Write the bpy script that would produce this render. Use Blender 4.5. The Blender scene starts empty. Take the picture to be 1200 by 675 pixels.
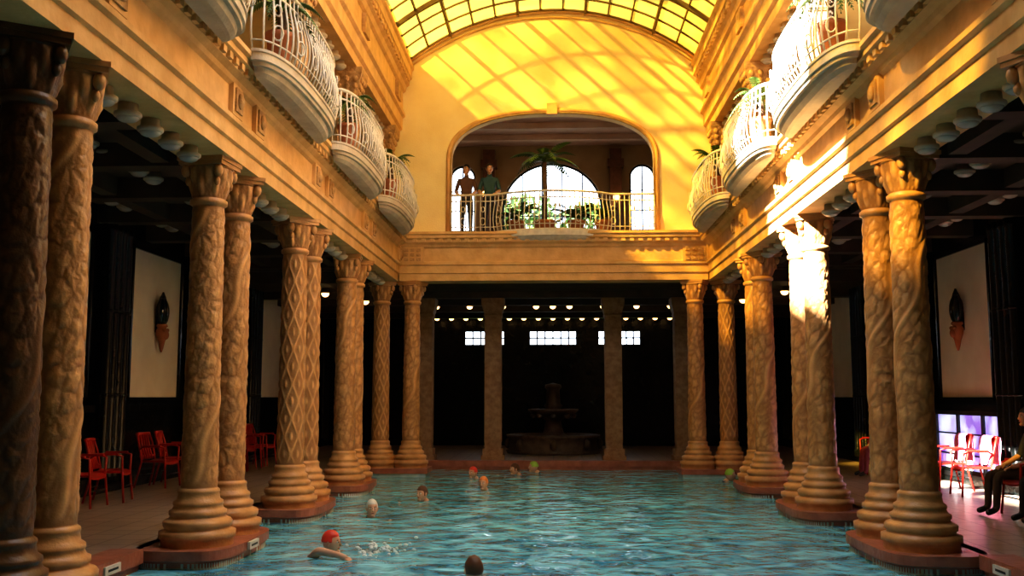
import bpy, bmesh, math, random
from mathutils import Vector, Matrix, noise
random.seed(7)
S=0.7; K=1/S
scene=bpy.context.scene
pi=math.pi

# ---------------------------------------------------------------- materials
def mat(name,c1,c2=None,scale=3.0,rough=0.6,bump=0.0,bscale=20,spec=0.4,emit=None,estr=0,metal=0,detail=5,relief=None):
    m=bpy.data.materials.new(name); m.use_nodes=True
    nt=m.node_tree; N=nt.nodes; L=nt.links
    b=N['Principled BSDF']
    b.inputs['Roughness'].default_value=rough
    b.inputs['Metallic'].default_value=metal
    b.inputs['Specular IOR Level'].default_value=spec
    tc=N.new('ShaderNodeTexCoord')
    if c2 is None: c2=tuple(x*0.8 for x in c1)
    no=N.new('ShaderNodeTexNoise'); no.inputs['Scale'].default_value=scale; no.inputs['Detail'].default_value=detail
    L.new(tc.outputs['Object'],no.inputs['Vector'])
    cr=N.new('ShaderNodeValToRGB'); cr.color_ramp.elements[0].position=.35; cr.color_ramp.elements[1].position=.65
    cr.color_ramp.elements[0].color=(*c2,1); cr.color_ramp.elements[1].color=(*c1,1)
    L.new(no.outputs['Fac'],cr.inputs['Fac'])
    col=cr.outputs['Color']
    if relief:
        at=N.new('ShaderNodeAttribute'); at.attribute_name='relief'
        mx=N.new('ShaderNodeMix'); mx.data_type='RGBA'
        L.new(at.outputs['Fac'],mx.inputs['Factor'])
        mx.inputs['A'].default_value=(*relief,1); L.new(col,mx.inputs['B'])  # recesses get a darker glaze colour that mimics occlusion shade
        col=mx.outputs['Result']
    L.new(col,b.inputs['Base Color'])
    if bump>0:
        n2=N.new('ShaderNodeTexNoise'); n2.inputs['Scale'].default_value=bscale; n2.inputs['Detail'].default_value=4
        L.new(tc.outputs['Object'],n2.inputs['Vector'])
        bp=N.new('ShaderNodeBump'); bp.inputs['Strength'].default_value=bump; bp.inputs['Distance'].default_value=.05
        L.new(n2.outputs['Fac'],bp.inputs['Height']); L.new(bp.outputs['Normal'],b.inputs['Normal'])
    if emit:
        b.inputs['Emission Color'].default_value=(*emit,1); b.inputs['Emission Strength'].default_value=estr
    return m

def tilemat(name,c1,c2,mortar,sx,sy,rough=.3,axis='XY',ms=.02):
    m=bpy.data.materials.new(name); m.use_nodes=True
    nt=m.node_tree; N=nt.nodes; L=nt.links; b=N['Principled BSDF']
    tc=N.new('ShaderNodeTexCoord'); sp=N.new('ShaderNodeSeparateXYZ'); cb=N.new('ShaderNodeCombineXYZ')
    L.new(tc.outputs['Object'],sp.inputs[0])
    L.new(sp.outputs[axis[0]],cb.inputs[0]); L.new(sp.outputs[axis[1]],cb.inputs[1])
    br=N.new('ShaderNodeTexBrick'); br.inputs['Scale'].default_value=1; br.offset=0
    br.inputs['Color1'].default_value=(*c1,1); br.inputs['Color2'].default_value=(*c2,1); br.inputs['Mortar'].default_value=(*mortar,1)
    br.inputs['Brick Width'].default_value=sx; br.inputs['Row Height'].default_value=sy; br.inputs['Mortar Size'].default_value=ms
    L.new(cb.outputs[0],br.inputs['Vector'])
    no=N.new('ShaderNodeTexNoise'); no.inputs['Scale'].default_value=1.5; no.inputs['Detail'].default_value=8
    L.new(tc.outputs['Object'],no.inputs['Vector'])
    mx=N.new('ShaderNodeMix'); mx.data_type='RGBA'; mx.blend_type='MULTIPLY'; mx.inputs['Factor'].default_value=.4
    L.new(br.outputs['Color'],mx.inputs['A']); L.new(no.outputs['Fac'],mx.inputs['B'])
    L.new(mx.outputs['Result'],b.inputs['Base Color']); b.inputs['Roughness'].default_value=rough
    bp=N.new('ShaderNodeBump'); bp.inputs['Strength'].default_value=.3; bp.inputs['Distance'].default_value=.02; bp.invert=True
    L.new(br.outputs['Fac'],bp.inputs['Height']); L.new(bp.outputs['Normal'],b.inputs['Normal'])
    return m

M_stone=mat('ochre_stone',(.74,.46,.19),(.60,.35,.13),2.5,.65,.2,9)
M_stoneL=mat('ochre_stone_carved',(.60,.36,.15),(.40,.22,.085),7,.65,.5,14)
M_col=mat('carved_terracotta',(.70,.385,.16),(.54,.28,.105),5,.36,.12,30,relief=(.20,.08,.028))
M_colshade=mat('shaded_terracotta',(.17,.08,.035),(.10,.05,.022),5,.36,.12,30,relief=(.04,.018,.008))  # darkened copy of the column terracotta, shade put into the colour
M_wall=mat('cream_plaster',(.90,.75,.40),(.84,.67,.33),1.5,.8,.12,25)
M_cream=mat('cream_panel',(.90,.83,.66),(.82,.74,.57),1.2,.7,.1,25)
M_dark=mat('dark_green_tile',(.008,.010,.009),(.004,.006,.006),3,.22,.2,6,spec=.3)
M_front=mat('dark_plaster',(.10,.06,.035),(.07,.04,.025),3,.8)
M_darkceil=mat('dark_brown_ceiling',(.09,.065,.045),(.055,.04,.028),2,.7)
M_white=mat('ivory_iron',(.74,.68,.57),(.60,.55,.46),8,.4)
M_slab=mat('pale_slab',(.58,.50,.38),(.46,.39,.29),3,.7,.15,15)
M_red=mat('red_plastic',(.50,.025,.015),(.42,.02,.012),5,.35)
M_metal=mat('dark_metal',(.05,.05,.05),None,5,.35,metal=.8)
M_redstone=mat('red_marble',(.40,.15,.095),(.28,.10,.06),4,.35,.15,12)
M_deck=tilemat('deck_tile',(.50,.38,.30),(.43,.33,.25),(.26,.19,.14),.5,.5,.35)
M_pooltile=tilemat('pool_tile',(.35,.60,.62),(.28,.52,.56),(.6,.65,.6),.12,.12,.2)
M_flute=mat('pale_green_tile',(.50,.62,.58),(.34,.48,.45),6,.25)
M_globe=mat('opal_glass',(.52,.48,.42),(.44,.40,.35),3,.25)
M_lit=mat('lit_opal_glass',(.9,.7,.4),None,3,.4,emit=(1,.58,.22),estr=5)
M_leaf=mat('palm_leaf',(.09,.17,.03),(.05,.10,.02),4,.5)
M_leaf2=mat('leaf_dark',(.035,.08,.02),(.02,.05,.012),4,.5)
M_pot=mat('terracotta_pot',(.45,.16,.07),None,4,.7)
M_trunk=mat('bark',(.16,.09,.05),(.08,.045,.02),12,.8,.6,20)
M_skin=mat('skin',(.66,.38,.25),(.60,.32,.21),6,.5)
M_hair=mat('hair_dark',(.03,.018,.01),None,20,.5)
M_eye=mat('eye_white',(.8,.8,.78),None,5,.3)
M_pup=mat('pupil',(.02,.015,.01),None,5,.2)
M_lip=mat('lip',(.45,.14,.11),None,5,.5)
M_gold=mat('gilded_metal',(.55,.36,.12),(.4,.25,.08),6,.35,metal=.6)
M_teal=mat('dark_teal_glass',(.015,.04,.05),None,6,.1,spec=.8)
M_sign=mat('sign_white',(.7,.68,.62),None,5,.5)
M_rib=mat('bronze_rib',(.12,.075,.025),(.08,.05,.02),4,.5)
M_foam=mat('water_foam',(.75,.85,.88),None,9,.4)
M_fount=mat('fountain_stone',(.14,.09,.055),(.08,.05,.03),5,.5,.4,15)

# stained-glass roof
M_glass=bpy.data.materials.new('amber_roof_glass'); M_glass.use_nodes=True
nt=M_glass.node_tree; N=nt.nodes; L=nt.links; N.clear()
o=N.new('ShaderNodeOutputMaterial'); tr=N.new('ShaderNodeBsdfTransparent'); tl=N.new('ShaderNodeBsdfTranslucent'); mx=N.new('ShaderNodeMixShader')
tc=N.new('ShaderNodeTexCoord'); no=N.new('ShaderNodeTexNoise'); no.inputs['Scale'].default_value=.8; no.inputs['Detail'].default_value=2
L.new(tc.outputs['Object'],no.inputs['Vector'])
cr=N.new('ShaderNodeValToRGB'); cr.color_ramp.elements[0].position=.42; cr.color_ramp.elements[1].position=.60
cr.color_ramp.elements[0].color=(.055,.032,.004,1); cr.color_ramp.elements[1].color=(.16,.105,.016,1)
L.new(no.outputs['Fac'],cr.inputs['Fac']); L.new(cr.outputs['Color'],tr.inputs['Color'])
tl.inputs['Color'].default_value=(.22,.14,.025,1)
mx.inputs['Fac'].default_value=.3
L.new(tr.outputs[0],mx.inputs[1]); L.new(tl.outputs[0],mx.inputs[2]); L.new(mx.outputs[0],o.inputs['Surface'])

# water
M_water=bpy.data.materials.new('pool_water'); M_water.use_nodes=True
nt=M_water.node_tree; N=nt.nodes; L=nt.links; b=N['Principled BSDF']
tc=N.new('ShaderNodeTexCoord')
n1=N.new('ShaderNodeTexNoise'); n1.inputs['Scale'].default_value=1.2; n1.inputs['Detail'].default_value=5; n1.inputs['Distortion'].default_value=1.4
n2=N.new('ShaderNodeTexNoise'); n2.inputs['Scale'].default_value=1.9; n2.inputs['Detail'].default_value=3; n2.inputs['Distortion'].default_value=.4
L.new(tc.outputs['Object'],n1.inputs['Vector']); L.new(tc.outputs['Object'],n2.inputs['Vector'])
cr=N.new('ShaderNodeValToRGB'); cr.color_ramp.elements[0].position=.38; cr.color_ramp.elements[1].position=.66
cr.color_ramp.elements[0].color=(.045,.26,.44,1); cr.color_ramp.elements[1].color=(.26,.76,.98,1)
L.new(n1.outputs['Fac'],cr.inputs['Fac']); L.new(cr.outputs['Color'],b.inputs['Base Color'])
bp=N.new('ShaderNodeBump'); bp.inputs['Strength'].default_value=.42; bp.inputs['Distance'].default_value=.16
L.new(n2.outputs['Fac'],bp.inputs['Height']); L.new(bp.outputs['Normal'],b.inputs['Normal'])
b.inputs['Roughness'].default_value=.05; b.inputs['Specular IOR Level'].default_value=.6

# violet display panes
M_violet=bpy.data.materials.new('violet_lit_pane'); M_violet.use_nodes=True
nt=M_violet.node_tree; N=nt.nodes; L=nt.links; b=N['Principled BSDF']
tc=N.new('ShaderNodeTexCoord'); n1=N.new('ShaderNodeTexNoise'); n1.inputs['Scale'].default_value=1.6; n1.inputs['Detail'].default_value=3
L.new(tc.outputs['Object'],n1.inputs['Vector'])
cr=N.new('ShaderNodeValToRGB'); cr.color_ramp.elements[0].position=.4; cr.color_ramp.elements[1].position=.62
cr.color_ramp.elements[0].color=(.10,.03,.55,1); cr.color_ramp.elements[1].color=(.55,.65,1,1)
L.new(n1.outputs['Fac'],cr.inputs['Fac']); L.new(cr.outputs['Color'],b.inputs['Emission Color']); b.inputs['Emission Strength'].default_value=1.1

# ---------------------------------------------------------------- mesh builder
class MB:
    def __init__(s): s.v=[]; s.f=[]; s.m=[]; s.sm=[]
    def add(s,vs,fs,m=0,smooth=False):
        o=len(s.v); s.v+= [tuple(p) for p in vs]
        for f in fs: s.f.append(tuple(i+o for i in f)); s.m.append(m); s.sm.append(smooth)
    def box(s,x0,x1,y0,y1,z0,z1,m=0):
        vs=[(x0,y0,z0),(x1,y0,z0),(x1,y1,z0),(x0,y1,z0),(x0,y0,z1),(x1,y0,z1),(x1,y1,z1),(x0,y1,z1)]
        s.add(vs,[(0,3,2,1),(4,5,6,7),(0,1,5,4),(1,2,6,5),(2,3,7,6),(3,0,4,7)],m)
    def obox(s,c,size,rot=Matrix.Identity(3),m=0):
        vs=[]
        for dz in(-.5,.5):
            for dx,dy in((-.5,-.5),(.5,-.5),(.5,.5),(-.5,.5)):
                vs.append(Vector(c)+rot@Vector((dx*size[0],dy*size[1],dz*size[2])))
        s.add(vs,[(0,3,2,1),(4,5,6,7),(0,1,5,4),(1,2,6,5),(2,3,7,6),(3,0,4,7)],m)
    def extr(s,prof,a,b,axis,m=0):
        n=len(prof)
        if axis=='y': vs=[(p[0],a,p[1]) for p in prof]+[(p[0],b,p[1]) for p in prof]
        elif axis=='x': vs=[(a,p[0],p[1]) for p in prof]+[(b,p[0],p[1]) for p in prof]
        else: vs=[(p[0],p[1],a) for p in prof]+[(p[0],p[1],b) for p in prof]
        fs=[(i,(i+1)%n,(i+1)%n+n,i+n) for i in range(n)]+[tuple(range(n)),tuple(range(n,2*n))]
        s.add(vs,fs,m)
    def loft(s,rings,m=0,smooth=True,cap=True,closed=True):
        n=len(rings[0]); vs=[p for r in rings for p in r]; fs=[]
        for j in range(len(rings)-1):
            for i in range(n if closed else n-1):
                a=j*n+i; b=j*n+(i+1)%n; fs.append((a,b,b+n,a+n))
        if cap and closed: fs.append(tuple(range(n))); fs.append(tuple(range((len(rings)-1)*n,len(rings)*n)))
        s.add(vs,fs,m,smooth)
    def lathe(s,prof,c=(0,0,0),seg=24,m=0,smooth=True,fn=None):
        rings=[]
        for r,z in prof:
            rings.append([(c[0]+r*math.cos(2*pi*i/seg),c[1]+r*math.sin(2*pi*i/seg),c[2]+z) for i in range(seg)])
        s.loft(rings,m,smooth)
    def tube(s,pts,r,seg=6,m=0,closed=False):
        pts=[Vector(p) for p in pts]; rings=[]; n=len(pts); up=None
        for i,p in enumerate(pts):
            if closed: t=pts[(i+1)%n]-pts[i-1]
            else: t=pts[min(i+1,n-1)]-pts[max(i-1,0)]
            if t.length<1e-9: t=Vector((0,0,1))
            t.normalize()
            if up is None: up=Vector((0,0,1)) if abs(t.z)<.9 else Vector((1,0,0))
            a=t.cross(up); 
            if a.length<1e-6: a=t.orthogonal()
            a.normalize(); b2=a.cross(t); up=b2
            rr=r[i] if isinstance(r,(list,tuple)) else r
            rings.append([p+a*rr*math.cos(2*pi*k/seg)+b2*rr*math.sin(2*pi*k/seg) for k in range(seg)])
        if closed: rings.append(rings[0]); s.loft(rings,m,True,cap=False)
        else: s.loft(rings,m,True)
    def sphere(s,c,r,seg=16,rings=10,m=0,z0=-1,z1=1,mtx=None,fn=None):
        if not isinstance(r,(tuple,list)): r=(r,r,r)
        t0=math.asin(z0); t1=math.asin(z1); R=[]
        for j in range(rings+1):
            t=t0+(t1-t0)*j/rings; row=[]
            for i in range(seg):
                a=2*pi*i/seg; d=Vector((math.cos(t)*math.cos(a),math.cos(t)*math.sin(a),math.sin(t)))
                p=Vector((d.x*r[0],d.y*r[1],d.z*r[2]))
                if fn: p=fn(p,d)
                if mtx: p=mtx@p
                row.append(Vector(c)+p)
            R.append(row)
        s.loft(R,m,True)
    def obj(s,name,mats,loc=(0,0,0),rotz=0,scale=1,parent=None,merge=False):
        me=bpy.data.meshes.new(name); me.from_pydata(s.v,[],s.f)
        if not isinstance(mats,(list,tuple)): mats=[mats]
        for m in mats: me.materials.append(m)
        me.polygons.foreach_set('material_index',s.m); me.polygons.foreach_set('use_smooth',s.sm)
        bm=bmesh.new(); bm.from_mesh(me)
        if merge: bmesh.ops.remove_doubles(bm,verts=bm.verts,dist=1e-4)
        bmesh.ops.recalc_face_normals(bm,faces=bm.faces); bm.to_mesh(me); bm.free(); me.update()
        return inst(name,me,loc,rotz,scale,parent)
def inst(name,me,loc=(0,0,0),rotz=0,scale=1,parent=None):
    ob=bpy.data.objects.new(name,me); scene.collection.objects.link(ob)
    ob.location=loc; ob.rotation_euler=(0,0,rotz); ob.scale=(scale,)*3
    if parent: ob.parent=parent
    return ob

# ---------------------------------------------------------------- columns
def frac(x): return x-math.floor(x)
def gau(x,w): return math.exp(-(x/w)**2)
def column_mesh(name,variant):
    SEG=120
    base=[(.0,.50),(.10,.50),(.11,.53),(.20,.53),(.22,.46),(.25,.45),(.27,.475),(.33,.48),(.36,.455),(.38,.40),(.41,.38),(.43,.40),(.48,.40),(.50,.36),(.55,.335),(.57,.35),(.61,.345),(.64,.30),(.72,.285),(.74,.295),(.77,.29),(.79,.265)]
    rows=[(z,r,0) for z,r in base]
    n=300
    for i in range(n+1):
        z=.80+(4.86-.80)*i/n; r=.252-.028*(i/n); rows.append((z,r,1))
    rows+= [(4.88,.235,0),(4.90,.268,0),(4.96,.268,0),(4.98,.235,0)]
    for i in range(34):
        t=i/33; rows.append((4.99+.44*t,.235+.09*t**1.5+.02*math.sin(pi*t),2))
    rows+=[(5.44,.35,0),(5.46,.32,0)]
    vs=[];rel=[]
    for z,r,k in rows:
        for i in range(SEG):
            th=2*pi*i/SEG; u=i/SEG; h=0; c=.85
            if k==1:
                fade=min(1,(z-.8)/.12,(4.86-z)/.1)
                if variant==0:
                    w=.25*noise.noise(Vector((math.cos(th),math.sin(th),z*1.3)))
                    tw=th-z*.5
                    q=Vector((math.cos(tw)*1.45,math.sin(tw)*1.45,z*4.2))
                    q+=Vector((1,1,1))*w
                    d,pts=noise.voronoi(q)
                    e=d[1]-d[0]; dv=q-pts[0]
                    tg=dv.x*-math.sin(tw)+dv.y*math.cos(tw); ang=math.atan2(dv.z,tg)
                    h=min(1,e*2.4)*.62+.22*max(0,math.cos(5*ang))*min(1,d[0]*3)
                    h+=.35*gau(d[0],.16)
                    s1=frac(u-z*.26+.05*math.sin(z*5)); g=gau(s1-.5,.035); h=max(h*(1-gau(s1-.5,.065)),g)
                else:
                    a=abs(frac(u*6+z*1.5)-.5)*2; b_=abs(frac(u*6-z*1.5)-.5)*2
                    h=max(gau(a,.16),gau(b_,.16))*.8
                    fl=math.cos(2*pi*(u*6+z*1.5))+math.cos(2*pi*(u*6-z*1.5)); h=max(h,max(0,-fl-.7)*.6,max(0,fl-1.3)*1.3)
                    h+=.3*noise.noise(Vector((math.cos(th)*2,math.sin(th)*2,z*5)))
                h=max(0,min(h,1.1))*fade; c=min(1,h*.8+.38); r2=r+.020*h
            elif k==2:
                t=(z-4.99)/.44
                h=max(0,math.cos(8*th))*max(0,math.sin(pi*min(1,t*1.5)))+max(0,math.cos(8*th+pi))*max(0,math.sin(pi*max(0,t*1.6-.6)))
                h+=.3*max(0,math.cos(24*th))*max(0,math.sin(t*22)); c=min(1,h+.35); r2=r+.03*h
            else: r2=r
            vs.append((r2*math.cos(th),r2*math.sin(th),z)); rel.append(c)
    m=MB(); fs=[]
    nr=len(rows)
    for j in range(nr-1):
        for i in range(SEG):
            a=j*SEG+i; b_=j*SEG+(i+1)%SEG; fs.append((a,b_,b_+SEG,a+SEG))
    m.add(vs,fs,0,True)
    m.box(-.33,.33,-.33,.33,5.455,5.51); m.box(-.35,.35,-.35,.35,5.51,5.57)
    for sx in(-1,1):
        for sy in(-1,1): m.sphere((sx*.25,sy*.25,5.37),(.07,.07,.1),10,6); m.sphere((sx*.22,sy*.22,5.22),(.05,.05,.07),8,5)
    me=bpy.data.meshes.new(name); me.from_pydata(m.v,[],m.f); me.materials.append(M_col)
    me.polygons.foreach_set('use_smooth',m.sm)
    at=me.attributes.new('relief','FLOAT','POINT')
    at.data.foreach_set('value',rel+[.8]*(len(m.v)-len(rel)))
    me.update(); return me
colA=column_mesh('carved_column_vine',0); colB=column_mesh('carved_column_lattice',1)
colD=colA.copy(); colD.materials[0]=M_colshade  # nearest columns take the terracotta with painted-in shade

PY=[9.05,14.1,19.0,23.9]; SP=[.85,1.25,1.15,.95]; CX=5.08
for side in(-1,1):
    for k,y in enumerate(PY):
        me=colB if (k==2 and side<0) else colA
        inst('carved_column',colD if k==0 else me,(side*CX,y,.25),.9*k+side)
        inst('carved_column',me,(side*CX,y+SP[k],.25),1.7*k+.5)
        b=MB()
        def ring(o,z):
            pts=[]
            for i in range(40):
                a=2*pi*i/40; cx=math.cos(a); sy=math.sin(a)
                px=(abs(cx)**.5)*(1 if cx>0 else -1); py=(abs(sy)**.5)*(1 if sy>0 else -1)
                pts.append((side*5.16+px*(.66+o),y+SP[k]/2+py*(.66+SP[k]/2+o),z))
            return pts
        b.loft([ring(0,.02),ring(0,.10),ring(.05,.12),ring(.05,.25)],0,False)
        b.loft([ring(-.04,-1.2),ring(-.04,.02)],1,False)
        for i in range(90):
            a=2*pi*i/90; cx=math.cos(a); sy=math.sin(a)
            px=(abs(cx)**.5)*(1 if cx>0 else -1)*.64; py=(abs(sy)**.5)*(1 if sy>0 else -1)*(.64+SP[k]/2)
            b.tube([(side*5.16+px,y+SP[k]/2+py,-.15),(side*5.16+px,y+SP[k]/2+py,.08)],.028,5,1)
        b.obj('column_plinth',[M_redstone,M_flute])
    for x in(5.2,4.27):
        inst('carved_column',colB if x>5 else colA,(side*x,29.6,.25),x)
    b=MB()
    b.box(min(side*3.7,side*5.75),max(side*3.7,side*5.75),29.0,30.2,.1,.25,0)
    b.box(min(side*3.75,side*5.7),max(side*3.75,side*5.7),29.05,30.15,-1.2,.1,1)
    b.obj('column_plinth',[M_redstone,M_flute])

# ---------------------------------------------------------------- entablatures
prof=[(5.45,5.82),(4.68,5.82),(4.68,6.03),(4.63,6.05),(4.63,6.27),(4.57,6.30),(4.57,6.37),(4.64,6.41),(4.64,6.80),(4.58,6.84),(4.55,6.90),(4.46,6.96),(4.46,7.04),(4.36,7.08),(4.36,7.16),(4.30,7.19),(4.30,7.26),(5.45,7.26)]
uprof=[(5.4,10.3),(4.72,10.3),(4.72,10.55),(4.64,10.6),(4.64,10.95),(4.56,11.0),(4.56,11.1),(4.64,11.14),(4.64,11.75),(4.56,11.8),(4.52,11.95),(4.44,12.0),(4.44,12.15),(4.36,12.2),(4.36,12.45),(4.30,12.5),(4.30,12.6),(4.5,12.75),(5.4,12.75)]
UP=[7.8,12.95,18.1,23.27,28.4]
for side,nm in((-1,'left'),(1,'right')):
    b=MB(); b.extr([(side*x,z) for x,z in prof],-4,30.05,'y')
    y=4.0
    while y<29.2:
        b.box(min(side*4.40,side*4.5),max(side*4.40,side*4.5),y,y+.13,6.97,7.07,0); y+=.26
    for yc in PY+[29.0]:
        for dy in(-.55,.55) if yc<29 else (0,):
            c=yc+.3+dy-.1
            b.box(min(side*4.57,side*4.66),max(side*4.57,side*4.66),c-.22,c+.22,6.38,6.84,0)
            b.box(min(side*4.54,side*4.60),max(side*4.54,side*4.60),c-.15,c+.15,6.44,6.78,1)
            b.sphere((side*4.53,c,6.61),(.05,.1,.12),10,6,1)
    b.obj('beam_'+nm,[M_stone,M_stoneL])
    b=MB(); b.extr([(side*x,z) for x,z in uprof],-4,29.6,'y')
    y=7
    while y<29.4:
        b.box(min(side*4.38,side*4.5),max(side*4.38,side*4.5),y,y+.16,12.02,12.16,0); y+=.33
    for yc in UP:
        b.box(min(side*4.54,side*4.66),max(side*4.54,side*4.66),yc-.3,yc+.3,11.2,11.7,1)
    b.obj('upper_beam_'+nm,[M_stone,M_stoneL])
b=MB(); b.extr([(24.6+x,z) for x,z in prof],-4.64,4.64,'x')
x=-4.2
while x<4.2:
    b.box(x,x+.13,29.0,29.12,6.97,7.07); x+=.26
for sx in(-1,1):
    c=sx*4.22
    b.box(c-.34,c+.34,29.17,29.26,6.36,6.84,0)
    for i in range(3):
        for j in range(3):
            b.box(c-.26+i*.19,c-.26+i*.19+.13,29.13,29.2,6.41+j*.14,6.41+j*.14+.09,1)
b.obj('beam_back',[M_stone,M_stoneL])

# upper piers with carved capitals
pb=MB()
pb.box(-.28,.28,-.28,.28,0,.5); pb.box(-.31,.31,-.31,.31,0,.16); pb.box(-.23,.23,-.23,.23,.5,2.25)
for sx in(-1,1):
    for i in range(3):
        pb.tube([(sx*.23,-.14+.14*i,.55),(sx*.23,-.14+.14*i,2.2)],.035,6); pb.tube([(-.14+.14*i,sx*.23,.55),(-.14+.14*i,sx*.23,2.2)],.035,6)
def sq(r,z): return [(-r,-r,z),(r,-r,z),(r,r,z),(-r,r,z)]
pb.loft([sq(.25,2.25),sq(.28,2.3),sq(.24,2.35),sq(.27,2.55),sq(.36,2.85),sq(.38,2.9),sq(.38,3.04)],0,False)
for sx in(-1,1):
    for j,zz in enumerate((2.45,2.6,2.76)):
        for i in range(3):
            d=.25+.05*j; q=(-.17+.17*i)*(1+.15*j)
            pb.sphere((sx*d,q,zz),(.05,.07,.08),8,5,1); pb.sphere((q,sx*d,zz),(.07,.05,.08),8,5,1)
pier=pb.obj('gallery_pier',[M_stoneL,M_stoneL],(-4.98,UP[0],7.26))
for side in(-1,1):
    for y in UP:
        if side==-1 and y==UP[0]: continue
        inst('gallery_pier',pier.data,(side*4.98,y,7.26))

# ---------------------------------------------------------------- shell
b=MB()
for side in(-1,1):
    x0,x1=sorted((side*5.7,side*10)); b.box(x0,x1,-4,32.2,-1.3,.25)
b.box(-10,10,32.2,43,-1.3,.25); b.box(-5.7,5.7,-4,2.5,-1.3,.25)
b.obj('floor',M_deck)
b=MB()
for side in(-1,1):
    for k in range(len(PY)+1):
        ya=([2.5]+[p+q+.7 for p,q in zip(PY,SP)])[k]; yb=(PY+[29.65])[k]-.72
        if k==4: yb=28.98
        x0,x1=sorted((side*5.55,side*6.0)); b.box(x0,x1,ya,yb,.10,.29)
        x0,x1=sorted((side*5.62,side*5.9)); b.box(x0,x1,ya,yb,-.3,.10,1)
b.box(-5.6,5.6,32.1,32.5,.1,.29); b.box(-5.6,5.6,32.15,32.5,-.3,.1,1)
b.obj('trim_pool_coping',[M_redstone,M_redstone])
b=MB(); b.add([(-5.72,2.4,0),(5.72,2.4,0),(5.72,32.2,0),(-5.72,32.2,0)],[(0,1,2,3)]); b.obj('swimming_pool_water',M_water)
b=MB(); b.box(-5.7,5.7,2.4,32.2,-1.35,-1.25); b.obj('pool_basin_floor',M_pooltile)

def side_wall(side,nm):
    b=MB(); x0,x1=sorted((side*10,side*10.3))
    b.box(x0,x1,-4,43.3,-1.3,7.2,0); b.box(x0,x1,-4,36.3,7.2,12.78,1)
    pc=[13.9-5.17,13.9,19.05,24.2,29.4,34.6,39.5]
    for i,c in enumerate(pc):
        a,e=sorted((side*10.0,side*9.96)); b.box(a,e,c-1.5,c+1.5,2.33,5.87,2)
        for (ya,yb,za,zb) in((c-1.58,c-1.5,2.25,5.95),(c+1.5,c+1.58,2.25,5.95),(c-1.58,c+1.58,2.25,2.33),(c-1.58,c+1.58,5.87,5.95)):
            a,e=sorted((side*10.0,side*9.9)); b.box(a,e,ya,yb,za,zb,0)
        d=c+2.58
        a,e=sorted((side*10,side*9.82)); b.box(a,e,d-.62,d+.62,.25,6.4,0)
        for q in(-.42,-.14,.14,.42):
            b.lathe([(.15,0),(.15,.2),(.12,.25),(.12,5.5),(.15,5.55),(.15,5.7)],(side*9.82,d+q,.45),12,0)
            for zz in(1.9,3.75): b.lathe([(.125,0),(.145,.03),(.125,.06)],(side*9.82,d+q,.45+zz),12,0)
    a,e=sorted((side*10,side*9.86)); b.box(a,e,-4,43,2.0,2.16,0); b.box(a,e,-4,43,.25,.6,0)
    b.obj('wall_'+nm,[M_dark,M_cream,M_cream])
side_wall(-1,'left'); side_wall(1,'right')
b=MB(); b.box(-10.3,10.3,-4.3,-4,-1.3,14.3); b.obj('wall_front',M_front)

for side,nm in((-1,'left'),(1,'right')):
    b=MB(); x0,x1=sorted((side*5.45,side*10)); b.box(x0,x1,-4,29.6,6.55,7.24)
    y=.4
    while y<29.5:
        b.box(x0,x1,y-.2,y+.2,6.15,6.55); y+=2.585
    for xx in(6.35,8.4):
        a,e=sorted((side*xx,side*(xx+.3))); b.box(a,e,-4,29.6,6.2,6.55)
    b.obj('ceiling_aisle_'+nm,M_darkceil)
    b=MB(); b.box(x0,x1,-4,29.6,10.75,10.95); b.box(*sorted((side*4.5,side*10.3)),-4,29.6,12.78,13.0)
    b.obj('ceiling_gallery_'+nm,M_wall)
    b=MB()
    def lamp(x,y,z,r,mi=0):
        b.lathe([(r*.75,.12),(r*.8,.02),(r*1.08,.0),(r*1.08,-.04),(r*.9,-.06)],(x,y,z),16,1)
        b.sphere((x,y,z-.05),(r*.9,r*.9,r*.45),16,5,mi,-1,0)
    y=5.3
    while y<29.0:
        lamp(side*9.2,y,6.43,.17); lamp(side*7.5,y,6.43,.17)
        if all(abs(y-p)>.55 and abs(y-p-q)>.55 for p,q in zip(PY,SP)): lamp(side*5.07,y,5.71,.15)
        if all(abs(y-p)>.55 for p in UP): lamp(side*5.05,y,10.19,.15)
        y+=.66
    b.obj('globe_ceiling_lamps',[M_globe,M_slab])
b=MB(); b.box(-10,10,30.05,43,5.85,7.24); b.box(-10,10,29.6,30.05,6.2,7.24) 
for y in(32.7,35.2,38,41): b.box(-10,10,y-.2,y+.2,5.62,5.85)
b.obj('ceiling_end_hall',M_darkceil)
b=MB()
for y in(36.4,41.8):
    for i in range(-8,9):
        if i%4==2 and y<40: continue
        x=i*.62
        b.lathe([(.08,.15),(.10,.04),(.12,0)],(x,y,5.7),10,1); b.sphere((x,y,5.69),(.11,.11,.10),12,5,0,-1,0)
for side in(-1,1):
    for y in(31.5,34.2):
        for x in(6.6,7.4): 
            b.lathe([(.10,.15),(.12,.04),(.15,0)],(side*x,y,5.7),10,1); b.sphere((side*x,y,5.69),(.13,.13,.12),12,5,0,-1,0)
b.obj('lit_globe_lamps',[M_lit,M_gold])

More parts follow.
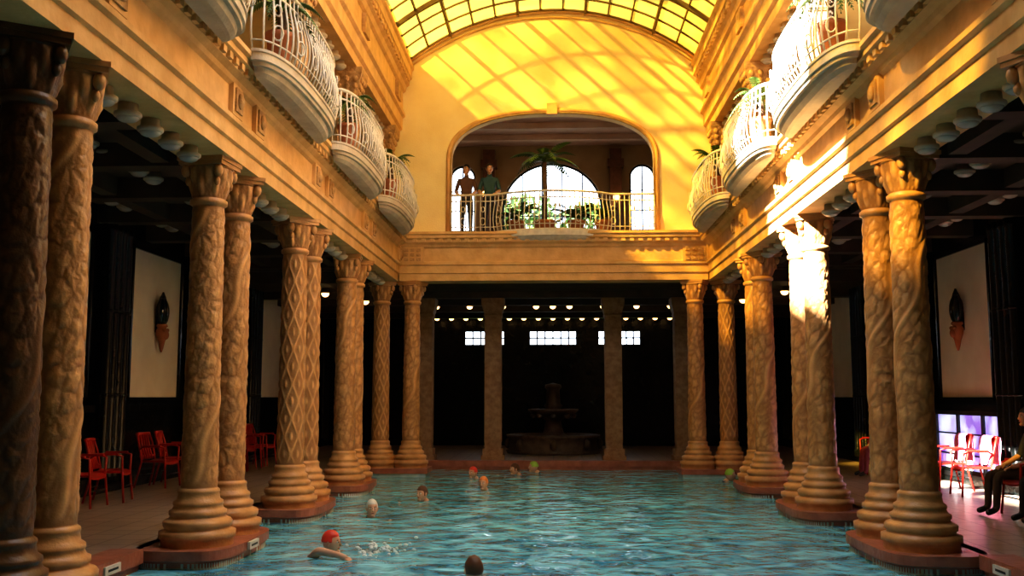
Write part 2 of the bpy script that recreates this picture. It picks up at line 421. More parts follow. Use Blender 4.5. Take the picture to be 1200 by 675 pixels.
def wall_open(b,x0,x1,z0,z1,ops,y0,y1,m=0,mo=None):
    mo=m if mo is None else mo
    xs={x0,x1}
    for(xc,hw,zb,zs,rise,ex) in ops:
        for i in range(33): xs.add(round(xc-hw*math.cos(pi*i/32),5))
    xs=sorted(xs)
    def top(op,x):
        xc,hw,zb,zs,rise,ex=op; t=min(1,abs(x-xc)/hw); return zs+rise*(max(0,1-t**ex))**(1/ex)
    for i in range(len(xs)-1):
        a,c=xs[i],xs[i+1]; mid=(a+c)/2; op=None
        for q in ops:
            if abs(mid-q[0])<q[1]: op=q
        def slab(za0,za1,zb0,zb1):
            for y in(y0,y1): b.add([(a,y,za0),(c,y,za1),(c,y,zb1),(a,y,zb0)],[(0,1,2,3)],m)
        if op is None: slab(z0,z0,z1,z1)
        else:
            if op[2]>z0:
                slab(z0,z0,op[2],op[2]); b.add([(a,y0,op[2]),(c,y0,op[2]),(c,y1,op[2]),(a,y1,op[2])],[(0,1,2,3)],mo)
            ta,tb=top(op,a),top(op,c); slab(ta,tb,z1,z1)
            b.add([(a,y0,ta),(c,y0,tb),(c,y1,tb),(a,y1,ta)],[(0,1,2,3)],mo)
    for(xc,hw,zb,zs,rise,ex) in ops:
        for sx in(-1,1): b.add([(xc+sx*hw,y0,zb),(xc+sx*hw,y1,zb),(xc+sx*hw,y1,zs),(xc+sx*hw,y0,zs)],[(0,1,2,3)],mo)
    b.add([(x0,y0,z1),(x1,y0,z1),(x1,y1,z1),(x0,y1,z1)],[(0,1,2,3)],m)
def oppath(op,y,o=0,n=40):
    xc,hw,zb,zs,rise,ex=op; hw+=o; rise+=o; pts=[(xc-hw,y,zb)]
    for i in range(n+1):
        x=-hw*math.cos(pi*i/n); t=min(1,abs(x)/hw); pts.append((xc+x,y,zs+rise*(max(0,1-t**ex))**(1/ex)))
    pts.append((xc+hw,y,zb)); return pts
OP=(0,3.12,7.26,9.6,1.46,2.4)
b=MB(); wall_open(b,-10.3,10.3,7.24,14.6,[OP],29.6,30.0); b.obj('wall_back',M_wall)
b=MB(); b.tube(oppath(OP,29.58,.08),.07,8,0); b.tube(oppath(OP,29.56,.0),.035,8,1)
b.box(-.16,.16,29.46,29.62,11.0,11.35,0); b.obj('trim_arch',[M_stone,M_gold])
R=7.13; CZ=7.22
def arc(x,r=R): return CZ+math.sqrt(r*r-x*x)
b=MB()
for (dz,rr,yy) in((-.05,.06,29.53),(-.22,.025,29.57)):
    b.tube([(x/10*4.45,yy,arc(x/10*4.45)+dz) for x in range(-10,11)],rr,8)
b.obj('trim_vault_rim',M_stone)

# gallery room at the end
b=MB()
W=[(0,1.87,7.5,9.3,1.75,2.0),(-3.35,.48,7.7,10.5,.48,2),(3.35,.48,7.7,10.5,.48,2)]
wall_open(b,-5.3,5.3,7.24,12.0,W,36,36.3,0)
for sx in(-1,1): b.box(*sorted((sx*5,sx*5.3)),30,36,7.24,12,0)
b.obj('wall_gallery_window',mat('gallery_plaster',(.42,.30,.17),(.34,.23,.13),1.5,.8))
b=MB(); b.box(-5.3,5.3,30,36.3,11.7,12.0,0)
for y in(31.5,33,34.5): b.box(-5,5,y-.12,y+.12,11.5,11.7)
b.obj('ceiling_gallery_end',mat('rose_plaster',(.68,.47,.38),(.57,.38,.30),2,.8))
b=MB()
for sx in(-1,1):
    for x in(2.35,4.3):
        b.box(sx*x-.22,sx*x+.22,35.7,35.99,7.26,11.5); b.box(sx*x-.3,sx*x+.3,35.62,35.99,10.8,11.1); b.box(sx*x-.3,sx*x+.3,35.62,35.99,7.26,7.6)
b.obj('gallery_pilasters',mat('brown_marble',(.20,.08,.04),(.12,.05,.025),5,.3))
b=MB()
for op in W:
    b.tube(oppath(op,36.15,-.03),.05,6)
    xc,hw,zb,zs,rise,ex=op
    nx=4 if hw>1 else 1
    for i in range(1,nx+1 if nx>1 else 2):
        x=xc-hw+2*hw*i/(nx+1) if nx>1 else xc
        t=abs(x-xc)/hw; b.tube([(x,36.15,zb),(x,36.15,zs+rise*math.sqrt(max(0,1-t*t)))],.03,6)
    z=zb+.05
    while z<zs+.1: b.tube([(xc-hw,36.15,z),(xc+hw,36.15,z)],.025,6); z+=.75
b.obj('window_1',M_metal)
b=MB()
for x,z in((-2.45,9.75),(2.35,9.6)):
    b.sphere((x,35.4,z),.13,14,8,0); b.tube([(x,35.4,z-.12),(x,35.4,z-.3),(x,35.65,z-.32)],.03,6,1)
b.obj('wall_lamps_lit',[M_lit,M_gold])

# lower end hall
b=MB(); WB=[(-3.0,.87,4.6,5.22,.001,2),(0,1.03,4.6,5.22,.001,2),(2.9,.92,4.6,5.22,.001,2)]
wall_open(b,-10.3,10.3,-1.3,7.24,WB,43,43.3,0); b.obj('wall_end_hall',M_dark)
b=MB()
for xc,hw,zb,zt,_,_ in WB:
    n=int(hw*2/.3)
    for i in range(n+1): b.box(xc-hw+i*2*hw/n-.03,xc-hw+i*2*hw/n+.03,43.05,43.12,zb,zt)
    for z in(zb,zb+.31,zt): b.box(xc-hw,xc+hw,43.05,43.12,z-.03,z+.03)
b.obj('window_2',M_metal)
pl=MB(); pl.box(-.38,.38,-.38,.38,0,.18); pl.box(-.33,.33,-.33,.33,.18,.4); pl.box(-.27,.27,-.27,.27,.4,4.75)
for sx in(-1,1):
    for q in(-.13,.13): pl.box(sx*.27-.015,sx*.27+.015,q-.06,q+.06,.6,4.6); pl.box(q-.06,q+.06,sx*.27-.015,sx*.27+.015,.6,4.6)
pl.loft([sq(.28,4.75),sq(.31,4.8),sq(.29,4.86),sq(.36,5.1),sq(.38,5.2),sq(.38,5.37)],0,False)
M_pil=mat('pillar_stone',(.36,.22,.11),(.24,.13,.06),6,.6,.4,14)
P=pl.obj('square_pillar',M_pil,(-2,32.9,.25))
for x in(2,-4.3,4.3): inst('square_pillar',P.data,(x,32.9,.25))
f=MB()
f.lathe([(1.75,0),(1.8,.1),(1.7,.15),(1.65,.5),(1.75,.58),(1.78,.68),(1.6,.7),(1.5,.55),(0.01,.5)],seg=36)
f.lathe([(.6,.5),(.62,.62),(.42,.7),(.35,.9),(.28,1.2),(.36,1.25),(.8,1.45),(.95,1.58),(.96,1.64),(.85,1.62),(.3,1.5),(.3,1.7),(.36,1.75),(.27,1.85),(.24,2.35),(.32,2.45),(.3,2.55),(.01,2.62)],seg=28)
for i in range(8):
    a=2*pi*i/8; f.sphere((.75*math.cos(a),.75*math.sin(a),1.38),(.12,.12,.1),8,6); f.sphere((1.72*math.cos(a),1.72*math.sin(a),.35),(.14,.14,.2),8,6)
f.obj('tiered_fountain',M_fount,(0,37.5,.25))

# ---------------------------------------------------------------- vault
OY0,OY1=9.5,15.2; GY=4.5
def vault(b,y0,y1,m=0,off=0,seg=26):
    r0=[(x,y0,arc(x)+off) for x in[-4.55+9.1*i/seg for i in range(seg+1)]]
    r1=[(p[0],y1,p[2]) for p in r0]
    b.loft([r0,r1],m,True,cap=False,closed=False)
b=MB(); vault(b,OY1,29.6); vault(b,GY,OY0); b.obj('glass_roof',M_glass)
b=MB(); vault(b,-4,GY,0,0); vault(b,-4,GY,0,.15); b.obj('unseen_shade_ceiling',M_front)  # unseen opaque roof stretch, added to keep the near columns dark
b=MB()
def crossrib(y,w,h):
    rings=[]
    for i in range(27):
        x=-4.5+9.0*i/26; z=arc(x)
        rings.append([(x,y-w,z-h),(x,y+w,z-h),(x,y+w,z+.02),(x,y-w,z+.02)])
    b.loft(rings,0,False)
k=0; y=OY1
while y<29.6:
    crossrib(y,.06 if k%4==0 else .025,.14 if k%4==0 else .05); y+=.95; k+=1
y=GY
while y<OY0: crossrib(y,.04,.1); y+=1.1
crossrib(OY0,.07,.16)
for i in range(1,13):
    x=-4.55+9.1*i/13; w=.04 if i%3==2 else .022; h=.10 if i%3==2 else .05
    for ya,yb in((OY1,29.6),(GY,OY0)): b.box(x-w,x+w,ya,yb,arc(x)-h,arc(x)+.03)
b.obj('roof_ribs',M_rib)

# ---------------------------------------------------------------- balconies
def plan(phi,hl,out):
    c=math.cos(phi); s_=math.sin(phi)
    return (hl*(1 if c>0 else -1)*abs(c)**.75, out*abs(s_)**.75)
def rail(b,path,h=1.12,step=.15,belly=.2,r=.017,m=0,bars=True):
    def off(t): return belly*math.sin(pi*min(1,t*1.25))**1.0*(1-.45*t) if t<.8 else 0
    L_=[0]
    for i in range(1,len(path)): L_.append(L_[-1]+(path[i][0]-path[i-1][0]).length)
    def at(s):
        for i in range(1,len(path)):
            if L_[i]>=s:
                t=(s-L_[i-1])/max(1e-6,L_[i]-L_[i-1]); return path[i-1][0].lerp(path[i][0],t),path[i-1][1].lerp(path[i][1],t).normalized()
        return path[-1]
    n=int(L_[-1]/step)
    for t,rr in((.04,.024),(.16,.014),(.84,.018),(1.0,.034)):
        b.tube([(p+nn*off(t)).to_3d()+Vector((0,0,h*t)) for p,nn in [at(L_[-1]*i/(n)) for i in range(n+1)]],rr,6,m)
    for i in range(n+1):
        p,nn=at(L_[-1]*i/n)
        pts=[]
        for j in range(9):
            t=.04+.96*j/8; pts.append((p+nn*off(t)).to_3d()+Vector((0,0,h*t)))
        b.tube(pts,r,5,m)
        if i%4==2 and i<n:
            q,qn=at(L_[-1]*(i+.5)/n); tg=Vector((-qn.y,qn.x))
            for t0,rad in((.30,.075),(.62,.055)):
                cc=(q+qn*(off(t0)+.02)).to_3d()+Vector((0,0,h*t0))
                b.tube([cc+tg.to_3d()*rad*math.cos(2*pi*a/10)+Vector((0,0,rad*1.5*math.sin(2*pi*a/10))) for a in range(10)],.014,5,m,closed=True)
def balcony_mesh(hl=2.15,out=.46):
    b=MB()
    def lay(k1,k2,z): return [(plan(pi*i/40,hl*k1,out*k2+.0)[1],plan(pi*i/40,hl*k1,out*k2)[0],z) for i in range(41)]
    b.loft([lay(.86,.40,-.30),lay(.88,.55,-.29),lay(.92,.72,-.24),lay(.93,.80,-.16)],0,False)
    b.loft([lay(.96,.92,-.17),lay(.97,.93,-.12),lay(1,1,-.11),lay(1,1,.0),lay(1.01,1.05,.01),lay(1.01,1.05,.05)],0,False)
    path=[]
    for i in range(41):
        ph=pi*i/40; x=plan(ph,hl*.97,out*.93)
        c=Vector((x[1],x[0])); nn=Vector((out*math.sin(ph)+.02,hl*.25*math.cos(ph))).normalized(); path.append((c,nn))
    rail(b,[(p,n) for p,n in path],belly=.15,m=1)
    return b.obj('iron_balcony',[M_slab,M_white])
BY=[10.4,15.6,20.75,25.85]
B0=balcony_mesh(); B0.location=(-4.31,BY[0],7.26)
for y in BY[1:]: inst('iron_balcony',B0.data,(-4.31,y,7.26))
for y in BY: inst('iron_balcony',B0.data,(4.31,y,7.26),pi)
b=MB()
path=[]
n=90
for i in range(n+1):
    x=-3.1+6.2*i/n; t=abs(x)/1.75
    yy=29.5-(.62*math.cos(t*pi/2)**.7 if t<1 else 0)
    path.append(Vector((x,yy)))
pp=[]
for i,p in enumerate(path):
    t=path[min(i+1,n)]-path[max(i-1,0)]; nn=Vector((t.y,-t.x)).normalized(); pp.append((p,nn))
rail(b,pp,h=1.2,belly=.13,m=1)
for v in range(len(b.v)): b.v[v]=(b.v[v][0],b.v[v][1],b.v[v][2]+7.28)
lays=[]
for (k,o,z) in((.85,.6,7.0),(.95,.85,7.05),(1,.95,7.1),(1.03,1.05,7.12),(1.05,1.1,7.3)):
    ring_=[]
    for i in range(31):
        t=-1+2*i/30; ring_.append((1.85*k*t,29.3-.5*o*max(0,math.cos(t*pi/2))**.7,z))
    ring_+=[(1.85*k,29.6,z),(-1.85*k,29.6,z)]
    lays.append(ring_)
b.loft(lays,0,False)
b.obj('gallery_balcony_railing',[M_white,M_white])

# ---------------------------------------------------------------- plants
def frond(b,base,az,length,rise,droop,m=0,lw=.22,n=14):
    pts=[]
    for i in range(n+1):
        t=i/n; r=length*t; z=rise*t-droop*t*t
        pts.append(Vector(base)+Vector((math.cos(az)*r,math.sin(az)*r,z)))
    b.tube(pts,[.02*(1-.8*i/n) for i in range(n+1)],5,m)
    side=Vector((-math.sin(az),math.cos(az),0))
    for i in range(2,n+1):
        t=i/n; l=lw*math.sin(pi*min(1,t*.85+.12))*length; fw=(pts[i]-pts[i-1]).normalized()
        for s_ in(-1,1):
            tip=pts[i]+side*s_*l+fw*l*.6-Vector((0,0,l*.35)); w=fw*.03*length
            b.add([pts[i]-w,pts[i]+w,(pts[i]+tip)/2+w*1.1+Vector((0,0,l*.05)),tip,(pts[i]+tip)/2-w*1.1],[(0,1,2,3,4)],m)
def potted_palm(name,loc,trunk,flen,nf,mleaf,potr=.33,rise=.8,droop=1.2):
    b=MB()
    b.lathe([(potr*.7,0),(potr*.78,.05),(potr,.5),(potr*1.12,.52),(potr*1.12,.6),(potr*.95,.6),(potr*.9,.54),(.01,.54)],seg=20,m=1)
    b.tube([(0,0,.5),(.03,0,.5+trunk*.5),(0,.02,.5+trunk)],[.09,.07,.075],8,2)
    for i in range(nf):
        frond(b,(0,0,.5+trunk),2*pi*i/nf+random.random()*.4,flen*random.uniform(.8,1.1),rise*random.uniform(.5,1.2),droop*random.uniform(.7,1.1))
    b.obj(name,[mleaf,M_pot,M_trunk],loc)
potted_palm('potted_palm',(-.25,30.6,7.26),2.0,1.15,14,M_leaf,rise=1.1,droop=1.1)
for x,fl in((-1.15,.8),(.75,.85),(1.6,.6)): potted_palm('potted_fern',(x,30.6,7.26),.15,fl,16,M_leaf2,.25,1.1,.9)
for (sx,y) in((-1,14.5),(-1,19.6),(1,14.4),(1,10.6),(1,19.5),(-1,24.8),(1,24.8)):
    potted_palm('balcony_fern',(sx*4.2,y,7.31),.45,.62,15,M_leaf,.2,.9,.95)
def bush(name,loc,r,n,ml,size=.14):
    b=MB(); b.tube([(0,0,-loc[2]),(.1,0,-loc[2]*.5),(0,0,0)],[.25,.18,.1],8,1)
    for i in range(n):
        d=Vector((random.gauss(0,1),random.gauss(0,1),random.gauss(0,1))).normalized()*random.uniform(.5,1)
        p=Vector((d.x*r[0],d.y*r[1],d.z*r[2])); a=Vector((random.gauss(0,1),random.gauss(0,1),random.gauss(0,1))).normalized()*size; c=a.orthogonal().normalized()*size*.5
        b.add([p-a,p+c,p+a,p-c],[(0,1,2,3)],0)
    b.obj(name,[ml,M_trunk],loc)
bush('garden_tree',(-1.4,47,10.9),(1.9,1.5,1.3),500,M_leaf,.25)
bush('garden_tree',(2.0,50,11.2),(1.6,1.4,1.3),400,M_leaf,.25)
b=MB(); b.box(-30,30,43.35,70,-.3,0); b.obj('garden_ground',mat('lawn',(.08,.14,.03),(.05,.09,.02),2,.9))

# ---------------------------------------------------------------- wall sconces
sc=MB()
sc.sphere((0,0,.15),(.13,.2,.33),16,10,0)
for a in range(4):
    th=a*pi/4; sc.tube([(math.cos(th)*.145*math.cos(q)*1.0,math.sin(th)*.215*math.cos(q),.15+.35*math.sin(q)) for q in[2*pi*i/20 for i in range(20)]],.012,5,1,closed=True)
sc.tube([(0,.26*math.cos(2*pi*i/24),.22+.36*math.sin(2*pi*i/24)) for i in range(24)],.02,6,1,closed=True)
sc.lathe([(.02,.50),(.08,.52),(.05,.58),(.02,.66)],seg=10,m=1)
sc.lathe([(.02,-.85),(.05,-.75),(.08,-.6),(.13,-.45),(.15,-.32),(.10,-.24),(.14,-.2),(.12,-.15)],seg=14,m=2)
sc.sphere((.1,0,-.42),(.08,.1,.12),10,8,2); sc.sphere((.1,.1,-.3),(.05,.05,.05),8,6,2); sc.sphere((.1,-.1,-.3),(.05,.05,.05),8,6,2)
sc.box(-.16,-.02,-.05,.05,-.35,.1,1)
SC=sc.obj('wall_sconce',[M_teal,M_metal,M_pot],(-9.8,24.2,4.3))
for (x,y,r) in((-9.8,19.05,0),(-9.8,29.4,0),(9.8,24.2,pi),(9.8,19.05,pi),(9.8,29.4,pi)): inst('wall_sconce',SC.data,(x,y,4.3),r)

# ---------------------------------------------------------------- chairs (metres, scaled by K)
c=MB()
for sx in(-1,1):
    c.tube([(sx*.25,.24,0),(sx*.22,.2,.42),(sx*.25,.2,.64),(sx*.27,.1,.67),(sx*.27,-.15,.66),(sx*.24,-.22,.62)],.016,8,0)
    c.tube([(sx*.25,-.30,0),(sx*.22,-.2,.42),(sx*.22,-.26,.7),(sx*.2,-.31,.86)],.016,8,0)
    c.obox((sx*.27,0,.675),(.05,.3,.022),m=0)
seat=[]
for j in range(7):
    y=-.21+.43*j/6; seat.append([(x*.22,y,.43-.02*(1-x*x)+(.01 if j<6 else -.02)) for x in[-1+i/4 for i in range(9)]])
top=seat; bot=[[(p[0],p[1],p[2]-.03) for p in r] for r in seat]
for k_ in range(6):
    for i in range(8):
        for g,rv in((top,0),(bot,1)): c.add([g[k_][i],g[k_][i+1],g[k_+1][i+1],g[k_+1][i]],[(0,1,2,3)],0,True)
def rng(g): return g[0]+[r[-1] for r in g[1:]]+g[-1][::-1][1:]+[r[0] for r in g[::-1][1:-1]]
c.loft([rng(top),rng(bot)],0,False,cap=False)
for i in range(5):
    x=-.15+.075*i; c.tube([(x,-.215,.45),(x,-.26-.02,.65),(x,-.31-.01,.85)],.019,6,0)
c.tube([(x,-.31-.03*(1-(x/.2)**2),.86) for x in[-.2+.05*i for i in range(9)]],.026,8,0)
c.tube([(x,-.235-.02*(1-(x/.2)**2),.5) for x in[-.21+.0525*i for i in range(9)]],.018,8,0)
c.tube([(-.24,-.25,.2),(.24,-.25,.2)],.01,6,1); c.tube([(-.235,.22,.22),(.235,.22,.22)],.01,6,1)
CH=c.obj('red_plastic_armchair',[M_red,M_metal],(-9.0,18.7,.25),-pi/2,K)
def chair(x,y,r): inst('red_plastic_armchair',CH.data,(x,y,.25),r,K)
for (x,y) in((-8.9,19.7),(-9.05,17.6),(-9.2,22.9),(-9.2,23.9),(-9.0,27.3),(-9.0,28.3),(-9.0,29.3),(-9.0,30.3)): chair(x,y,-pi/2+random.uniform(-.2,.2))
for (x,y) in((8.9,21.6),(8.9,22.9),(8.9,25.4),(8.8,26.5),(8.8,27.6),(8.4,18.0),(8.5,16.9)): chair(x,y,pi/2+(random.uniform(-.15,.15) if y not in(18.0,16.9,25.4,26.5,27.6) else 0))

b=MB()
b.box(9.90,9.94,21.9,26.0,.5,1.95,0)
for y in(21.85,23.2,24.6,25.95): b.box(9.84,9.98,y-.05,y+.05,.45,2.0,1)
for z in(.45,1.95): b.box(9.84,9.98,21.85,26.0,z-.05,z+.05,1)
for z in(.95,1.45): b.box(9.88,9.96,21.85,26.0,z-.02,z+.02,1)
b.obj('window_3',[M_violet,M_metal])
for (y,colr) in((22.9,(.75,.25,.45)),(21.6,(.8,.3,.5))):
    b=MB(); rows=[]
    for i in range(14):
        t=i/13
        if t<.5: p=(-.44+(t-.4)*2*.5,1.27)
        else: p=(-.33+(t-.5)*.1,1.26-(t-.5)*1.2)
        if t<.4: p=(-.50,1.26-(.4-t)*1.5)
        rows.append([(x*.3+.02*math.sin(i),p[0]+.015*math.sin(5*x+i),p[1]) for x in[-1+k_/5 for k_ in range(11)]])
    b.loft(rows,0,True,cap=False,closed=False)
    b.obj('pink_towel',mat('towel_pink',colr,None,12,.9,.3,40),(8.9,y,.25),pi/2)
for (x,y) in((-5.54,12.4),(-4.42,14.6),(5.54,12.7)):
    b=MB(); b.box(x-.02,x+.02,y-.22,y+.22,.13,.24,0); b.box(x-.024,x+.024,y-.14,y+.14,.17,.2,1); b.obj('depth_sign',[M_sign,M_metal])

# ---------------------------------------------------------------- people
def skin_mesh(J,E,sub=1,root=None):
    names=list(J); idx={n:i for i,n in enumerate(names)}
    me=bpy.data.meshes.new('tmp'); me.from_pydata([J[n][0] for n in names],[(idx[a],idx[b_]) for a,b_ in E],[])
    ob=bpy.data.objects.new('tmp',me); scene.collection.objects.link(ob)
    ob.modifiers.new('s','SKIN'); sv=me.skin_vertices[0].data
    for n in names:
        r=J[n][1]; r=r if isinstance(r,tuple) else (r,r); sv[idx[n]].radius=r; sv[idx[n]].use_root=(n==(root or names[0]))
    m=ob.modifiers.new('u','SUBSURF'); m.levels=sub; m.render_levels=sub
    dg=bpy.context.evaluated_depsgraph_get(); ev=ob.evaluated_get(dg); em=ev.to_mesh()
    vs=[tuple(v.co) for v in em.vertices]; fs=[tuple(p.vertices) for p in em.polygons]; ev.to_mesh_clear()
    bpy.data.objects.remove(ob); return vs,fs
def segd(p,a,b_):
    ab=b_-a; t=max(0,min(1,(p-a).dot(ab)/max(1e-9,ab.length_squared))); return (p-(a+ab*t)).length
def person(name,pose,loc,heading,top,bottom,hair=M_hair,cap=None,shoe=None,headturn=0,arms=None):
    if pose=='stand':
        J={'pelvis':((0,0,.96),.13),'spine':((0,0,1.12),.115),'chest':((0,.0,1.30),.135),'nb':((0,0,1.43),.07),'nt':((0,.012,1.50),.052),'hd':((0,.02,1.57),.05)}
        R_={'sh':((.165,0,1.385),.06),'el':((.23,.06,1.12),.043),'wr':((.17,.30,1.02),.03),'pm':((.165,.37,1.0),.032),'hip':((.085,0,.9),.085),'kn':((.095,.02,.5),.058),'an':((.1,-.02,.09),.042),'to':((.11,.13,.04),.038)}
        head=(0,.03,1.63)
    elif pose=='sit':
        J={'pelvis':((0,-.02,.53),.13),'spine':((0,-.07,.70),.12),'chest':((0,-.10,.88),.135),'nb':((0,-.09,1.02),.07),'nt':((0,-.07,1.09),.052),'hd':((0,-.05,1.15),.05)}
        R_={'sh':((.165,-.1,.98),.06),'el':((.24,-.02,.72),.043),'wr':((.15,.2,.62),.03),'pm':((.13,.27,.60),.032),'hip':((.09,.06,.52),.085),'kn':((.12,.43,.50),.06),'an':((.12,.46,.09),.042),'to':((.13,.6,.04),.038)}
        head=(0,-.02,1.21)
    else:
        J={'pelvis':((0,-.60,-.32),.13),'spine':((0,-.44,-.25),.115),'chest':((0,-.27,-.18),.125),'nb':((0,-.14,-.07),.07),'nt':((0,-.08,-.01),.055),'hd':((0,-.03,.05),.05)}
        R_={'sh':((.165,-.15,-.07),.065),'el':((.33,.04,-.08),.045),'wr':((.22,.28,-.03),.032),'pm':((.2,.35,-.02),.034),'hip':((.09,-.66,-.34),.085),'kn':((.15,-1.03,-.46),.06),'an':((.13,-1.40,-.46),.042),'to':((.13,-1.54,-.5),.035)}
        head=(0,.02,.12)
    E=[('pelvis','spine','T'),('spine','chest','T'),('chest','nb','T'),('nb','nt','S'),('nt','hd','S')]
    for sx,t in((-1,'L'),(1,'R')):
        for k_,(p,r) in R_.items():
            p=Vector((p[0]*sx,p[1],p[2]))
            if arms=='crawl' and t=='R' and k_ in('el','wr','pm'): p={'el':Vector((.3,.02,.08)),'wr':Vector((.32,.28,.04)),'pm':Vector((.32,.35,.01))}[k_]
            J[k_+t]=(tuple(p),r)
        E+=[('chest','sh'+t,'T'),('sh'+t,'el'+t,'A'),('el'+t,'wr'+t,'S'),('wr'+t,'pm'+t,'S'),('pelvis','hip'+t,'B'),('hip'+t,'kn'+t,'B'),('kn'+t,'an'+t,'C'),('an'+t,'to'+t,'F')]
    vs,fs=skin_mesh(J,[(a,c_) for a,c_,_ in E],2,'pelvis')
    mats=[M_skin,top or M_skin,bottom or M_skin,shoe or M_skin,hair,M_eye,M_pup,M_lip,cap or hair]
    cm={'T':1,'S':0,'A':1 if (top and pose!='swim') else 0,'B':2,'C':2 if pose!='swim' else 0,'F':3}
    b=MB(); segs=[(Vector(J[a][0]),Vector(J[c_][0]),cm[k_],max(J[a][1],J[c_][1])) for a,c_,k_ in E]
    b.v=list(vs)
    for f_ in fs:
        cen=sum((Vector(vs[i]) for i in f_),Vector())/len(f_)
        best=min(segs,key=lambda q:segd(cen,q[0],q[1])/q[3]); b.f.append(f_); b.m.append(best[2]); b.sm.append(True)
    for t,sx in(('L',-1),('R',1)):
        pm=Vector(J['pm'+t][0]); wr=Vector(J['wr'+t][0]); d=(pm-wr).normalized()
        side=d.cross(Vector((0,0,1))).normalized()*sx; dn=side.cross(d)*sx; 
        if dn.z>0: dn=-dn
        for i,ln in enumerate((.070,.080,.075,.060)):
            b0=pm+side*(.028-.019*i)*-1; 
            pts=[b0-d*.01,b0+d*.035,b0+d*(.035+ln*.45)+dn*.012,b0+d*(.035+ln*.8)+dn*.035]
            b.tube(pts,[.010,.0095,.0085,.007],7,0); b.sphere(pts[-1],.007,6,4,0)
        tb=pm-side*.03-d*.03; pts=[tb,tb-side*.025+d*.03,tb-side*.03+d*.06+dn*.012]
        b.tube(pts,[.013,.011,.009],7,0); b.sphere(pts[-1],.009,6,4,0)
    Rm=Matrix.Rotation(headturn,3,'Z'); hc=Vector(head)
    def hf(p,d):
        q=p.copy()
        if d.z<0: q.x*=1-.32*d.z*d.z; q.y*=1-.10*d.z*d.z; q.y+=.018*d.z*d.z
        if d.y<-.2: q.y*=1.06
        return q
    b.sphere(hc,(.074,.092,.115),24,16,0,mtx=Rm,fn=hf)
    def part(p,r,m,seg=10,rg=8): b.sphere(hc+Rm@Vector(p),r,seg,rg,m,mtx=Rm)
    for s_ in(-1,1):
        part((s_*.030,.078,.008),(.016,.012,.010),5); part((s_*.030,.088,.008),(.007,.005,.007),6)
        part((s_*.031,.084,.030),(.020,.008,.005),4); part((s_*.076,-.005,-.005),(.010,.020,.032),0)
    part((0,.096,-.018),(.012,.018,.016),0); part((0,.090,.004),(.009,.012,.026),0)
    part((0,.086,-.052),(.026,.010,.008),7); part((0,.07,-.09),(.03,.025,.02),0)
    hm=8 if cap else 4
    def hairf(p,d):
        q=hf(p,d)
        if d.y>.35 and d.z<.45: q*=.9
        if not cap: q*=1+.02*math.sin(9*d.x+7*d.z)
        return q
    b.sphere(hc+Rm@Vector((0,-.008,.012)),(.083,.100,.118),24,14,hm,-.35 if not cap else -.05,1,mtx=Rm,fn=hairf)
    b.obj(name,mats,loc,heading,K)
M_suit=[mat('swimsuit_%s'%n,c_,None,6,.5) for n,c_ in(('navy',(.03,.05,.15)),('red',(.5,.04,.04)),('black',(.02,.02,.025)))]
M_wcap=mat('cap_white',(.8,.78,.74),None,6,.5); M_rcap=mat('cap_red',(.75,.06,.04),None,6,.4); M_gcap=mat('cap_green',(.35,.6,.08),None,6,.4); M_ocap=mat('cap_orange',(.8,.25,.06),None,6,.4)
M_ghair=mat('hair_brown',(.12,.05,.025),None,20,.6)
def swim(x,y,h,suit,cap,ht=0,arms=None,hair=M_ghair): person('swimmer','swim',(x,y,0),h,suit,suit,hair,cap,headturn=ht,arms=arms)
swim(-3.55,19.4,pi+.3,M_suit[0],M_wcap)
swim(-3.35,14.9,-1.8,M_suit[1],M_rcap,arms='crawl')
swim(-2.95,22.4,2.6,M_suit[2],None)
swim(-1.76,25.1,pi-.3,M_suit[1],M_ocap)
swim(-2.3,28.6,2.5,M_suit[0],M_rcap)
swim(-.6,31.0,pi/2,M_suit[2],M_gcap); swim(-1.15,30.0,2.0,M_suit[1],None)
swim(4.9,28.0,-pi/2,M_suit[0],M_gcap)
swim(-1.0,12.6,.4,M_suit[2],None)
b=MB()
for i in range(90):
    a=random.uniform(0,2*pi); r=abs(random.gauss(0,.22)); z=max(0,random.gauss(.03,.07)); rr=random.uniform(.008,.028)
    b.sphere((r*math.cos(a)*1.3,r*math.sin(a),z),(rr*1.5,rr*1.5,rr),6,4,0)
b.obj('water_splash',M_foam,(-2.7,15.1,.0))
def cloth(n,c_): return mat('cloth_'+n,c_,None,10,.85,.2,40)
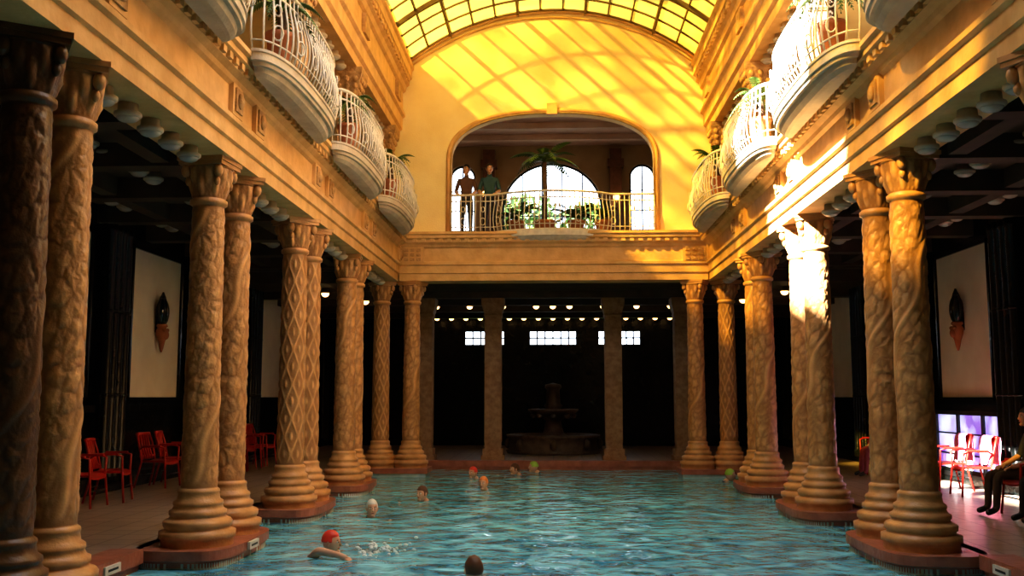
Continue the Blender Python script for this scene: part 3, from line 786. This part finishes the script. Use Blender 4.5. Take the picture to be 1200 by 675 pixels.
person('standing_woman','stand',(-2.0,30.75,7.26),pi,cloth('teal',(.04,.10,.12)),cloth('dark',(.03,.03,.05)),shoe=M_metal,headturn=.3)
person('standing_man','stand',(-2.75,30.85,7.26),pi,cloth('rust',(.16,.08,.05)),cloth('grey',(.05,.05,.06)),shoe=M_metal,headturn=-.4)
person('seated_man','sit',(8.4,18.0,.25),pi/2,cloth('black',(.03,.03,.035)),cloth('brown',(.08,.05,.03)),shoe=M_metal)
person('seated_woman','sit',(8.5,16.9,.25),pi/2,cloth('olive',(.12,.08,.04)),cloth('black2',(.03,.03,.03)),hair=M_ghair,shoe=M_metal,headturn=-.4)
person('seated_woman','sit',(8.9,25.4,.25),pi/2,cloth('red',(.55,.06,.05)),cloth('rose',(.5,.2,.2)),shoe=M_metal)
person('seated_woman','sit',(8.8,26.5,.25),pi/2,cloth('pink',(.6,.25,.2)),cloth('wine',(.25,.04,.05)),hair=M_ghair,shoe=M_metal,headturn=.4)

# ---------------------------------------------------------------- lights / world / camera
sun=bpy.data.lights.new('sun','SUN'); sun.energy=100; sun.angle=math.radians(2.0); sun.color=(1,.95,.86)
so=bpy.data.objects.new('sun',sun); scene.collection.objects.link(so); so.location=(-10,0,25)
so.rotation_euler=Vector((1,.74,-.93)).to_track_quat('-Z','Y').to_euler()
w=bpy.data.worlds.new('world'); scene.world=w; w.use_nodes=True
bg=w.node_tree.nodes['Background']; bg.inputs['Color'].default_value=(.78,.87,1,1); bg.inputs['Strength'].default_value=5
cam=bpy.data.cameras.new('camera'); co=bpy.data.objects.new('camera',cam); scene.collection.objects.link(co)
cam.sensor_width=36; cam.lens=1150/1200*36; cam.clip_end=500; cam.clip_start=.05
co.location=(0,0,2.33); co.rotation_euler=(math.radians(96.35),0,math.radians(2.39))
scene.camera=co
scene.view_settings.view_transform='Standard'
try: scene.view_settings.look='Medium High Contrast'
except Exception as e: print('look',e)
for ob in scene.objects:
    if ob.parent is None:
        ob.location=ob.location*S; 
        if ob.type=='MESH': ob.scale=ob.scale*S
